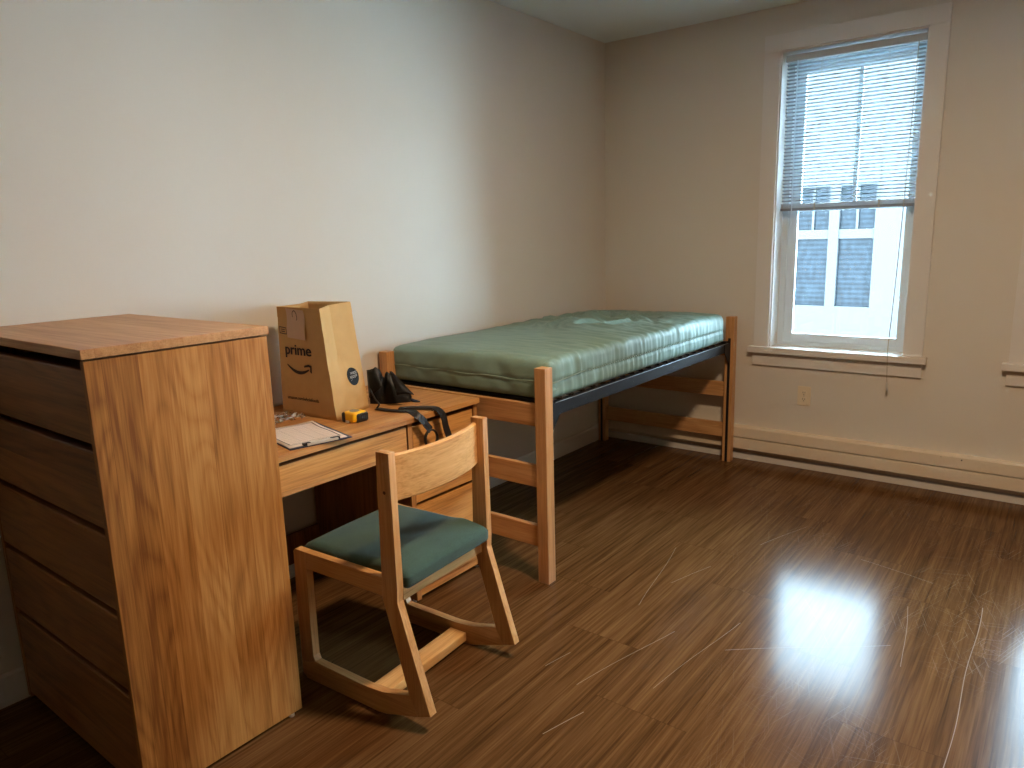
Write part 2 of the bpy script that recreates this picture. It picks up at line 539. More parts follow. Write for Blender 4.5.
    def obj(self, name, mat, parent=None, smooth=None):
        bm = self.bm
        bmesh.ops.recalc_face_normals(bm, faces=bm.faces)
        off = Vector((0, 0, 0))
        r = parent
        while r is not None:
            off += r.location if r.rotation_euler.z == 0 else Vector((0, 0, 0))
            r = r.parent
        if off.length:
            bmesh.ops.translate(bm, verts=bm.verts, vec=-off)
        me = bpy.data.meshes.new(name)
        bm.to_mesh(me); bm.free()
        me.materials.append(mat)
        if smooth is not None:
            for p in me.polygons:
                p.use_smooth = True
            me.set_sharp_from_angle(angle=math.radians(smooth))
        o = bpy.data.objects.new(name, me)
        COL.objects.link(o)
        if parent is not None:
            o.parent = parent
        return o


def thing(name, loc, label=None, cat=None, group=None, rz=0.0, kind=None):
    o = bpy.data.objects.new(name, None)
    o.empty_display_size = 0.1
    o.location = loc
    o.rotation_euler.z = rz
    COL.objects.link(o)
    return tag(o, label, cat, group, kind)


def tag(o, label=None, cat=None, group=None, kind=None):
    if label: o['label'] = label
    if cat: o['category'] = cat
    if group: o['group'] = group
    if kind: o['kind'] = kind
    return o


def struct(name, mb, mat, smooth=None):
    return tag(mb.obj(name, mat, smooth=smooth), kind='structure')


def at(u, v, axis, val):
    """a photograph pixel carried to the plane axis=val; used once to find where a thing stands"""
    d = fw*fpx+rt*(u-512)-up*(v-384)
    C = Vector((cx, cy, cz))
    i = 'xyz'.index(axis)
    return C+d*((val-C[i])/d[i])


def smooth_path(pts, n=6):
    """Catmull-Rom through pts"""
    P = [Vector(p) for p in pts]
    P = [P[0]*2-P[1]]+P+[P[-1]*2-P[-2]]
    out = []
    for i in range(1, len(P)-2):
        for k in range(n):
            t = k/n
            a, b, c, d = P[i-1], P[i], P[i+1], P[i+2]
            out.append(0.5*((2*b)+(c-a)*t+(2*a-5*b+4*c-d)*t*t+(3*b-a-3*c+d)*t**3))
    out.append(P[-2])
    return out


# ------------------------------------------------------------------ the room
RX, RY, RH = 5.00, -8.60, 2.766
WIN = [(1.197, 1.965), (2.557, 3.325)]
WZ0, WZ1 = 0.745, 2.516
struct('floor', MB().box(0, RX, RY, 0, -0.12, 0), M['floor'])
struct('ceiling', MB().box(-0.15, RX+0.15, RY-0.15, 0.22, RH, RH+0.15), M['ceiling'])
struct('wall_left', MB().box(-0.15, 0, RY-0.15, 0.22, -0.12, RH), M['wall'])
struct('wall_right', MB().box(RX, RX+0.15, RY-0.15, 0.22, -0.12, RH), M['wall'])
struct('wall_front', MB().box(0, RX, RY-0.15, RY, -0.12, RH), M['wall'])
wb = MB()
xs = [0]+[v for w in WIN for v in w]+[RX]
for i in range(0, len(xs), 2):
    wb.box(xs[i], xs[i+1], 0, 0.22, -0.12, RH)
for a, b in WIN:
    wb.box(a, b, 0, 0.22, -0.12, WZ0)
    wb.box(a, b, 0, 0.22, WZ1, RH)
struct('wall_back', wb, M['wall_b'])
struct('baseboard_left', MB().prism([(0, 0), (0.013, 0), (0.013, 0.104), (0.007, 0.112), (0, 0.112)], 'y', RY, 0), M['trim'])
struct('baseboard_back', MB().prism([(0, 0), (-0.017, 0), (-0.017, 0.040), (-0.013, 0.045), (0, 0.045)], 'x', 0.013, RX), M['trim'])


def window(name, X):
    """double-hung vinyl window in a flat wooden casing, X shifts it along the wall"""
    w = thing(name, (1.581+X, 0, 0.765), kind='structure')
    a, b = 1.197+X, 1.965+X
    MB().box(a-0.0945, a, -0.02, 0, 0.765, WZ1, 0.002).box(b, b+0.0945, -0.02, 0, 0.765, WZ1, 0.002).box(a-0.0945, b+0.0945, -0.021, 0, WZ1, 2.609, 0.002).obj('casing', M['trim'], w)
    MB().box(a-0.122, b+0.118, -0.052, 0, 0.727, 0.765, 0.003).box(a, b, 0, 0.125, WZ0, 0.765).obj('sill', M['trim'], w)
    MB().box(a-0.099, b+0.096, -0.017, 0, 0.644, 0.727, 0.002).obj('apron', M['trim'], w)
    j = MB()
    j.box(a, a+0.008, -0.004, 0.125, 0.765, WZ1).box(b-0.008, b, -0.004, 0.125, 0.765, WZ1).box(a+0.008, b-0.008, -0.004, 0.125, WZ1-0.008, WZ1)
    j.obj('jamb', M['trim'], w)
    f = MB()
    f.box(a+0.008, a+0.043, 0.125, 0.21, 0.765, WZ1).box(b-0.034, b-0.008, 0.125, 0.21, 0.765, WZ1)
    f.box(a+0.043, b-0.034, 0.125, 0.21, WZ1-0.055, WZ1).box(a+0.043, b-0.034, 0.125, 0.21, 0.765, 0.787)
    f.obj('window_frame', M['vinyl'], w)
    l = MB()
    l.box(a+0.043, a+0.097, 0.13, 0.158, 0.787, 1.642, 0.003).box(b-0.070, b-0.034, 0.13, 0.158, 0.787, 1.642, 0.003)
    l.box(a+0.097, b-0.070, 0.13, 0.158, 0.787, 0.840, 0.003).box(a+0.097, b-0.070, 0.13, 0.158, 1.597, 1.642, 0.003)
    ls = l.obj('lower_sash', M['vinyl'], w)
    MB().box(a+0.095, b-0.068, 0.143, 0.146, 0.836, 1.600).obj('pane', M['glass'], ls)
    u = MB()
    u.box(a+0.043, a+0.103, 0.162, 0.190, 1.60, WZ1-0.055, 0.003).box(b-0.070, b-0.034, 0.162, 0.190, 1.60, WZ1-0.055, 0.003)
    u.box(a+0.103, b-0.070, 0.162, 0.190, WZ1-0.11, WZ1-0.055, 0.003).box(a+0.103, b-0.070, 0.162, 0.190, 1.60, 1.645, 0.003)
    u.box(a+0.398, a+0.420, 0.166, 0.186, 1.645, WZ1-0.11)
    us = u.obj('upper_sash', M['vinyl'], w)
    MB().box(a+0.10, b-0.068, 0.175, 0.178, 1.64, WZ1-0.108).obj('pane', M['glass'], us)
    return w


window('window_1', 0.0)
window('window_2', 1.36)


def blind(X, label):
    w = thing('window_blind', (1.581+X, 0.045, 2.492), label, 'blind')
    a, b = 1.217+X, 1.950+X
    MB().box(a, b, 0.022, 0.062, 2.455, 2.492, 0.002).obj('headrail', M['headrail'], w)
    s = MB()
    z = 1.659
    hd = 0.0125
    while z < 2.45:
        P = []
        for t in (-1, -0.5, 0, 0.5, 1):
            yy, zz = 0.042+t*hd, z+0.0022*(1-t*t)-t*0.0031
            P.append([(a+0.004, yy, zz), (b-0.004, yy, zz)])
        s.surf(P)
        z += 0.0205
    s.obj('slats', M['slat'], w, smooth=40)
    r = MB().box(a+0.002, b-0.002, 0.030, 0.054, 1.600, 1.616, 0.003)
    for k in range(7):
        r.box(a+0.004, b-0.004, 0.0295, 0.0545, 1.618+k*0.0037, 1.6195+k*0.0037)
    br = r.obj('bottom_rail', M['rail'], w)
    for x in (1.419+X, 1.770+X):
        MB().box(x-0.004, x+0.004, 0.0285, 0.0295, 1.600, 1.644).obj('clip', M['cord'], br)
    t = MB()
    for x in (1.419+X, 1.770+X):
        for y in (0.029, 0.055):
            t.tube([(x, y, 1.60), (x, y, 2.456)], 0.0008, 5)
    t.obj('ladder_cord', M['cord'], w)
    MB().tube([(1.287+X, 0.018, 2.456), (1.288+X, 0.017, 2.0), (1.291+X, 0.016, 1.515)], 0.0035, 6).obj('tilt_wand', M['vinyl'], w)
    pts = [(1.914+X, 0.018, 2.46), (1.900+X, 0.016, 1.60), (1.889+X, 0.006, 1.10), (1.888+X, -0.050, 0.83), (1.891+X, -0.060, 0.762), (1.893+X, -0.058, 0.68), (1.897+X, -0.056, 0.585)]
    pc = MB().tube(smooth_path(pts, 5), 0.0022, 6).obj('pull_cord', M['cord'], w)
    MB().tube([(1.897+X, -0.056, 0.615), (1.898+X, -0.056, 0.60), (1.897+X, -0.056, 0.575), (1.897+X, -0.056, 0.562)], [0.003, 0.006, 0.0075, 0.003], 8).obj('tassel', M['white'], pc)
    return w


blind(0.0, 'white mini blind half lowered in the window beside the bed')


# heater along the back wall
def heater():
    h = thing('baseboard_heater', (2.15, -0.03, 0.05), 'long cream baseboard heater cover under the windows', 'heater')
    MB().prism([(0, 0.230), (-0.050, 0.230), (-0.060, 0.224), (-0.060, 0.160), (-0.056, 0.160), (-0.056, 0.224), (0, 0.224)], 'x', 0.04, RX-0.01).obj('upper_cover', M['heater'], h)
    MB().prism([(-0.063, 0.150), (-0.058, 0.153), (-0.054, 0.153), (-0.054, 0.082), (-0.030, 0.076), (-0.030, 0.073), (-0.058, 0.079), (-0.063, 0.084)], 'x', 0.04, RX-0.01).obj('lower_cover', M['heater'], h)
    MB().box(0.04, RX-0.01, -0.006, 0, 0.047, 0.224).obj('back_plate', M['heater'], h)
    MB().tube([(0.05, -0.030, 0.12), (RX-0.02, -0.030, 0.12)], 0.012, 10).box(0.06, RX-0.03, -0.052, -0.008, 0.157, 0.159).obj('pipe', M['dark'], h)
    MB().box(0.034, 0.040, -0.062, 0, 0.07, 0.231, 0.002).obj('end_cap', M['heater'], h)
    for x, z, r in ((2.30, 0.212, 0.004), (2.20, 0.216, 0.002), (2.05, 0.220, 0.0016)):
        MB().cyl((x, -0.0605, z), r, 0.001, 'y', 8).obj('paint_chip', M['dark'], h)


heater()


def outlet():
    o = thing('wall_outlet', (1.428, 0, 0.468), 'cream wall outlet with two sockets below the window', 'outlet')
    x0, x1, z0, z1 = 1.388, 1.467, 0.407, 0.529
    MB().box(x0, x1, -0.006, 0, z0, z1, 0.003).obj('plate', M['outlet'], o)
    for zc in (0.488, 0.447):
        r = MB().cyl((1.4275, -0.0085, zc), 0.0165, 0.003, 'y', 20).obj('receptacle', M['outlet'], o)
        MB().box(1.420, 1.4225, -0.0092, -0.0084, zc-0.002, zc+0.008).box(1.4325, 1.435, -0.0092, -0.0084, zc-0.002, zc+0.007).cyl((1.4275, -0.0092, zc-0.009), 0.0028, 0.0008, 'y', 10).obj('slot', M['dark'], r)
    MB().cyl((1.4275, -0.0072, 0.468), 0.003, 0.0015, 'y', 10).obj('screw', M['grey'], o)


outlet()


# outside: white house with a paired window, and ground
def house():
    h = thing('neighbouring_house', (-0.5, 8.1, -3.0), 'white house wall with paired windows seen through the glass', 'building')
    wins = [(-1.065, -0.555), (-0.402, 0.123)]
    Y = 8.0
    b = MB()
    xs = [-14, wins[0][0], wins[0][1], wins[1][0], wins[1][1], 5.0]
    for i in (0, 2, 4):
        b.box(xs[i], xs[i+1], Y, Y+0.3, -3.0, 4.15)
    for a, c in wins:
        b.box(a, c, Y, Y+0.3, -3.0, 0.23)
        b.box(a, c, Y, Y+0.3, 2.14, 4.15)
    b.obj('wall', M['siding'], h)
    MB().box(-14.2, 5.15, Y-0.12, Y+0.35, 4.15, 4.26, 0.01).obj('parapet', M['siding'], h)
    for a, c in wins:
        f = MB().box(a, c, Y+0.02, Y+0.06, 1.317, 1.463).box((a+c)/2-0.018, (a+c)/2+0.018, Y+0.03, Y+0.06, 1.463, 2.14).obj('window', M['siding'], h)
        MB().box(a, c, Y+0.07, Y+0.08, 0.23, 1.317).box(a, c, Y+0.07, Y+0.08, 1.463, 2.14).obj('pane', M['far_pane'], f)
    tag(MB().box(-20, 20, 0.3, 16, -3.15, -3.0).obj('ground', M['ground']), kind='structure')


house()


# ------------------------------------------------------------------ dresser
def dresser():
    d = thing('dresser', (0.43, -3.64, 0), 'tall five drawer oak dresser in the left foreground, drawers facing away from the desk', 'dresser')
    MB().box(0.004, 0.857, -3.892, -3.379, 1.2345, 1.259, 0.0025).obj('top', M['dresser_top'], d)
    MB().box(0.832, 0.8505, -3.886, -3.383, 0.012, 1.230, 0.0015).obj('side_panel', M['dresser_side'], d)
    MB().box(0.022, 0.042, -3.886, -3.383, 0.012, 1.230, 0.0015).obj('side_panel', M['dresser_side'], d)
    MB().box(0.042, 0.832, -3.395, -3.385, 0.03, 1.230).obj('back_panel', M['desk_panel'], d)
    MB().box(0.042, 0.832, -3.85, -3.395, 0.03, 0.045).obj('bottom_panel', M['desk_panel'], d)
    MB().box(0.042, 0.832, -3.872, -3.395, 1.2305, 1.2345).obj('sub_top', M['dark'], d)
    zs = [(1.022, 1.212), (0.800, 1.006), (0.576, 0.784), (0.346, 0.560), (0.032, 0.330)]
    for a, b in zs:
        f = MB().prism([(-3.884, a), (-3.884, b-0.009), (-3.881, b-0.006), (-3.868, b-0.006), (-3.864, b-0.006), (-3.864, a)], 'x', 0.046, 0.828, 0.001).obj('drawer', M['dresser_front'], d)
        MB().box(0.06, 0.815, -3.864, -3.42, a+0.01, b-0.04).obj('drawer_box', M['dresser_front'], f)
    for x in (0.06, 0.81):
        for y in (-3.85, -3.42):
            MB().cyl((x, y, 0), 0.014, 0.013, 'z', 14).obj('glide', M['glide'], d)
    MB().cyl((0.841, -3.418, 0), 0.009, 0.0125, 'z', 14).obj('glide', M['glide'], d)


dresser()


# ------------------------------------------------------------------ desk
DZ = 0.803


def desk():
    d = thing('desk', (0.34, -2.8, 0), 'oak desk with a drawer pedestal standing between dresser and bed', 'desk')
    MB().box(0.016, 0.675, -3.373, -2.237, DZ-0.023, DZ, 0.002).obj('desktop', M['desk_top'], d)
    MB().box(0.018, 0.655, -3.372, -3.352, 0.012, DZ-0.023, 0.001).obj('side_panel', M['desk_panel'], d)
    MB().box(0.018, 0.656, -2.662, -2.637, 0.012, DZ-0.023, 0.001).obj('side_panel', M['desk_panel'], d)
    MB().box(0.018, 0.656, -2.262, -2.238, 0.012, DZ-0.023, 0.001).obj('side_panel', M['desk_panel'], d)
    for a, b in ((-2.662, -2.637), (-2.262, -2.238)):
        MB().box(0.656, 0.659, a, b, 0.012, DZ-0.023, 0.0008).obj('edge_strip', M['oak_z'], d)
    MB().box(0.018, 0.034, -3.352, -2.662, 0.075, 0.213, 0.001).obj('back_stretcher', M['desk_panel'], d)
    MB().box(0.018, 0.030, -2.637, -2.262, 0.03, DZ-0.023).obj('back_panel', M['desk_panel'], d)
    MB().box(0.60, 0.650, -2.637, -2.262, 0.020, 0.050, 0.001).obj('toe_rail', M['desk_front'], d)
    p = MB().box(0.638, 0.656, -3.350, -2.668, 0.668, 0.763, 0.0015).obj('drawer', M['desk_front'], d)
    MB().box(0.630, 0.656, -3.350, -2.668, 0.652, 0.6675, 0.0015).obj('pull_lip', M['oak_y'], p)
    MB().box(0.10, 0.638, -3.33, -2.69, 0.68, 0.75).obj('drawer_box', M['desk_panel'], p)
    for a, b in ((0.597, 0.758), (0.434, 0.586), (0.055, 0.418)):
        q = MB().box(0.636, 0.655, -2.632, -2.267, a, b, 0.0015).obj('drawer', M['desk_front'], d)
        MB().box(0.08, 0.636, -2.62, -2.28, a+0.01, b-0.03).obj('drawer_box', M['desk_panel'], q)
    for x in (0.05, 0.63):
        for y in (-3.362, -2.65, -2.25):
            MB().cyl((x, y, 0), 0.009, 0.0125, 'z', 12).obj('glide', M['glide'], d)


desk()


# ------------------------------------------------------------------ bed frame and mattress
def bed():
    b = thing('bed_frame', (0.526, -1.146, 0), 'raised wooden bed frame with black steel side rails along the wall', 'bed')
    W = 0.055
    X0, X1, Y0, Y1 = 0.0150, 1.0147, -2.2159, -0.0761
    for x in (X0, X1-W):
        for y, s in ((Y0, 1), (Y1-W, -1)):
            p = MB().box(x, x+W, y, y+W, 0, 0.957, 0.003).obj('post', M['bed_z'], b)
            ys = (y+W, y+W+0.0012) if s > 0 else (y-0.0012, y)
            MB().box(x+0.019, x+0.036, ys[0], ys[1], 0.001, 0.82).obj('channel', M['black_slot'], p)
    for y in (Y0+0.012, Y1-0.037):
        for z0, z1 in ((0.703, 0.799), (0.432, 0.529), (0.160, 0.256)):
            MB().box(X0+W, X1-W, y, y+0.026, z0, z1, 0.003).obj('end_rail', M['bed_x'], b)
    ya, yb = Y0+W+0.0015, Y1-W-0.0015
    for xo, s in ((X1-0.026, -1), (X0+0.026, 1)):
        r = MB().prism([(xo, 0.735), (xo+s*0.005, 0.735), (xo+s*0.005, 0.784), (xo+s*0.040, 0.784), (xo+s*0.040, 0.789), (xo, 0.789)], 'y', ya, yb, 0.0008)
        ro = r.obj('side_rail', M['steel'], b)
        MB().box(min(xo, xo+s*0.004), max(xo, xo+s*0.004), ya+0.06, yb-0.02, 0.7892, 0.7912, 0.0006).obj('edge_highlight', M['rail_highlight'], ro)  # thin pale strip, a painted highlight along the rail's top edge
        for ye, t in ((ya, 1), (yb, -1)):
            MB().prism([(ye, 0.790), (ye+t*0.085, 0.790), (ye+t*0.085, 0.737), (ye+t*0.045, 0.690), (ye+t*0.012, 0.655), (ye, 0.655)], 'x', xo+0.0002, xo+0.004, 0.0006).obj('bracket', M['steel'], ro)
        for yy in (ya+0.30, ya+0.75, (ya+yb)/2+0.2, yb-0.35):
            MB().cyl((xo-0.0004, yy, 0.762), 0.004, 0.0012, 'x', 8).obj('rivet', M['wire'], ro)
    dk = MB()
    for k in range(9):
        x = X0+0.10+k*(X1-X0-0.20)/8
        dk.box(x-0.009, x+0.009, ya+0.07, yb-0.07, 0.8035, 0.8055)
    for k in range(20):
        y = ya+0.10+k*(yb-ya-0.20)/19
        dk.box(X0+0.075, X1-0.075, y-0.002, y+0.002, 0.8005, 0.8033)
    for y in (ya+0.01, yb-0.05):
        dk.box(X0+0.03, X1-0.03, y, y+0.04, 0.788, 0.8033)
    dk.obj('link_deck', M['steel'], b)
    # one coil spring, then copies along both side rails
    def coil(xa, xb, y):
        n = 40
        P = [(xa+(xb-xa)*i/n, y+0.007*math.cos(i*1.25), 0.7985+0.007*math.sin(i*1.25)) for i in range(n+1)]
        return MB().tube(P, 0.0015, 5)
    first = coil(X1-0.078, X1-0.036, ya+0.12).obj('coil_spring', M['wire'], b)
    for k in range(1, 20):
        c = first.copy()
        c.location = (0, k*(yb-ya-0.24)/19, 0)
        c.parent = b
        COL.objects.link(c)


bed()


def mattress():
    m = thing('mattress', (0.53, -1.23, 0.80), 'green vinyl covered mattress lying on the raised bed frame', 'mattress')
    x0, x1, y0, y1, z0, z1 = 0.045, 1.000, -2.157, -0.262, 0.808, 0.978

    def ripple(y, z, seed):
        return noise.noise(Vector((y*34, z*3, seed)))

    def disp(p, n):
        d = Vector((0, 0, 0))
        u, v = (p.x-x0)/(x1-x0), (p.y-y0)/(y1-y0)
        if n.z > 0.3:                          # crown and creases of the top
            cr = 0.022*math.sin(math.pi*min(max(u, 0), 1))**0.6*math.sin(math.pi*min(max(v, 0), 1))**0.22
            d.z += cr
            w = 0.0
            s = 0.5*p.x-0.86*p.y
            t = 0.86*p.x+0.5*p.y
            q = noise.noise(Vector((s*3.5+1.3, t*14+noise.noise(Vector((s*5, t*3, 4)))*1.6, 2.2)))
            amp = math.exp(-((v-0.68)/0.20)**2)*math.exp(-((u-0.40)/0.38)**2)
            w += 0.034*amp*(1-abs(q)*2.8)
            q2 = noise.noise(Vector((p.x*5, p.y*16, 9.0)))
            w += 0.008*(1-abs(q2)*2)*(0.2+0.8*min(1, max(0, (u-0.45)*2)))
            w += 0.006*noise.noise(Vector((p.x*3, p.y*2.4, 1.0)))
            d.z += w*n.z
        sx = max(0.0, n.x)
        if sx > 0.2 or (n.z > 0.2 and u > 0.9):   # vertical puckers down the long side
            k = max(sx, 0.6)
            r = ripple(p.y+0.15*(p.z-0.9), p.z, 3.0)+0.6*noise.noise(Vector((p.y*75, p.z*5, 5.5)))
            fall = 0.5+0.5*abs((p.z-0.888)/0.09)
            d.x += 0.0085*r*k
            d.x += -0.004*math.exp(-((p.z-0.888)/0.010)**2)+0.003*math.cos((p.z-0.888)/0.09*1.35)
        if n.y < -0.3:
            r = noise.noise(Vector((p.x*13+p.z*6, p.z*7, 7.7)))
            d.y += -0.007*r-0.007*math.cos((p.z-0.888)/0.09*1.35)+0.004*math.exp(-((p.z-0.888)/0.010)**2)
            d.y += -0.004*(1-abs(noise.noise(Vector((p.x*9-p.z*11, 2.0, 3.0))))*2)*(1 if p.z > 0.89 else 0.3)
        if n.y > 0.3:
            d.y += 0.005*math.cos((p.z-0.888)/0.09*1.35)
        # tucked fold at the near corner
        c = math.exp(-(((p.x-x1)/0.055)**2+((p.y-y0)/0.055)**2))
        if c > 0.02 and p.z > 0.86:
            d.z += -0.016*c*(0.5+0.5*math.sin((p.x-p.y)*150))
            d += Vector((-0.008, 0.006, 0))*c
        return d
    body = MB().rounded(x0, x1, y0, y1, z0, z1, 0.030, 76, 170, 26, disp).obj('body', M['mattress'], m, smooth=60)
    zz = 0.890
    pts = []
    for k in range(60):
        x = x0+0.02+(x1-x0-0.05)*k/59
        pts.append((x, y0-0.0085-0.002*math.sin(k*0.5), zz+0.003*math.sin(k*0.35)))
    pts += [(x1-0.008, y0+0.002, zz-0.003), (x1+0.006, y0+0.02, zz-0.004)]
    for k in range(12):
        pts.append((x1+0.0085, y0+0.04+k*0.02, zz-0.003+0.0012*k))
    MB().tube(pts, 0.0028, 6).obj('piping', M['piping'], m, smooth=60)
    st = MB()
    y = y0+0.30
    while y < y1-0.05:
        st.tube([(x1+0.0035, y, zz+0.005), (x1+0.0045, y+0.007, zz+0.005), (x1+0.0035, y+0.014, zz+0.005)], 0.0022, 5)
        y += 0.02
    st.obj('seam_stitch', M['piping'], m, smooth=60)


mattress()


# ------------------------------------------------------------------ chair
def chair():
    th = math.radians(4.0)
    c = thing('desk_chair', (1.1, -3.236, 0), 'oak two position chair with green seat cushion drawn up to the desk', 'chair', rz=th)
    POST = [(0.018, 0.884), (0.070, 0.884), (0.071, 0.45), (0.066, 0.41), (0.178, 0.062), (0.124, 0.042), (0.095, 0.106), (0.006, 0.415), (0.010, 0.481)]
    FRONT = [(-0.398, 0.476), (-0.388, 0.486), (-0.340, 0.4845), (-0.340, 0.424), (-0.342, 0.237), (-0.344, 0.100), (-0.332, 0.083), (-0.405, 0.058), (-0.404, 0.20)]
    RAIL = [(-0.340, 0.424), (-0.340, 0.4845), (0.010, 0.481), (0.006, 0.415), (-0.010, 0.423)]
    RUN = [(-0.405, 0.058), (-0.332, 0.083), (-0.310, 0.080), (-0.09, 0.073), (-0.02, 0.078), (0.033, 0.090), (0.095, 0.106), (0.124, 0.042), (0.044, 0.020), (-0.01, 0.003), (-0.047, 0.0), (-0.385, 0.004), (-0.405, 0.022)]
    for b0 in (0.0, 0.468):
        p = MB().prism(POST, 'y', b0, b0+0.028, 0.0022).obj('back_post', M['chair_z'], c, smooth=35)
        yo = b0-0.0004 if b0 == 0 else b0+0.0279
        MB().cyl((0.044, yo, 0.76), 0.0055, 0.0005, 'y', 14).obj('dowel', M['dowel'], p)
        MB().prism(FRONT, 'y', b0, b0+0.028, 0.0022).obj('front_leg', M['chair_z'], c, smooth=35)
        MB().prism(RAIL, 'y', b0, b0+0.028, 0.0022).obj('seat_rail', M['chair_x'], c, smooth=35)
        MB().prism(RUN, 'y', b0, b0+0.028, 0.0022).obj('runner', M['chair_x'], c, smooth=35)
    # bent backrest slat
    P = []
    n = 24
    for i in range(n+1):
        t = i/n
        y = 0.027+t*0.442
        bow = 0.040*(1-(2*t-1)**2)
        a = 0.030+bow
        rr = 0.004
        prof = []
        for z in (0.719, 0.723, 0.79, 0.862, 0.866):
            prof.append((a+(0.012 if z in (0.723, 0.79, 0.862) else 0.008), y, z))
        for z in (0.866, 0.862, 0.79, 0.723, 0.719):
            prof.append((a-(0.007 if z in (0.723, 0.79, 0.862) else 0.003), y, z))
        P.append(prof)
    sl = MB()
    V = sl.surf(P, closed_v=True)
    sl.bm.faces.new(V[0]); sl.bm.faces.new(V[-1][::-1])
    sl.obj('backrest', M['chair_y'], c, smooth=40)
    MB().box(0.018, 0.044, 0.028, 0.468, 0.388, 0.438, 0.002).obj('rear_rail', M['chair_y'], c)
    MB().box(-0.388, -0.364, 0.028, 0.468, 0.412, 0.462, 0.002).obj('front_rail', M['chair_y'], c)
    MB().box(-0.116, -0.042, 0.028, 0.468, 0.012, 0.046, 0.003).obj('stretcher', M['chair_y'], c)

    def disp(p, nrm):
        u, v = (p.x+0.388)/0.472, (p.y-0.03)/0.436
        d = Vector((0, 0, 0))
        if nrm.z > 0.2:
            d.z += (0.013*max(0, math.sin(math.pi*v))**0.5*max(0, math.sin(math.pi*min(1, max(0, u))))**0.4)
            d.z -= 0.010*max(0, (u-0.88)/0.12)**2
            d.z -= 0.012*max(0, (0.12-u)/0.12)**2
            d.z += 0.007*math.exp(-((u-0.78)/0.08)**2)
        return d
    MB().rounded(-0.388, 0.088, 0.0305, 0.4655, 0.441, 0.500, 0.019, 44, 44, 10, disp).obj('seat', M['cushion'], c, smooth=60)


chair()


# ------------------------------------------------------------------ paper bag
def text_mesh(body, size, parent, mat, name, origin, ux, uz, width=None, bold=0.0):
    """letters as a thin solid on the plane origin + u*ux + v*uz"""
    cu = bpy.data.curves.new('t', 'FONT')
    cu.body = body
    cu.size = size
    cu.extrude = 0.0
    o = bpy.data.objects.new('t', cu)
    COL.objects.link(o)
    dg = bpy.context.evaluated_depsgraph_get()
    me = bpy.data.meshes.new_from_object(o.evaluated_get(dg))
    bpy.data.objects.remove(o)
    bpy.data.curves.remove(cu)
    w = max(v.co.x for v in me.vertices) or 1
    k = (width/w) if width else 1
    bm = bmesh.new()
    bm.from_mesh(me)
    bpy.data.meshes.remove(me)
    base = list(bm.verts)+list(bm.edges)+list(bm.faces)
    if bold:
        for dx, dy in ((bold, 0), (-bold, 0), (0, bold*0.6)):
            vs = bmesh.ops.duplicate(bm, geom=base)['geom']
            bmesh.ops.translate(bm, verts=[v for v in vs if isinstance(v, bmesh.types.BMVert)], vec=(dx/k, dy, 0))
    ux, uz = Vector(ux).normalized(), Vector(uz).normalized()
    nn = ux.cross(uz).normalized()
    for v in bm.verts:
        v.co = Vector(origin)+ux*v.co.x*k+uz*v.co.y*(size and 1)+nn*0.0012
    mb = MB()
    mb.bm.free()
    mb.bm = bm
    return mb.obj(name, mat, parent)


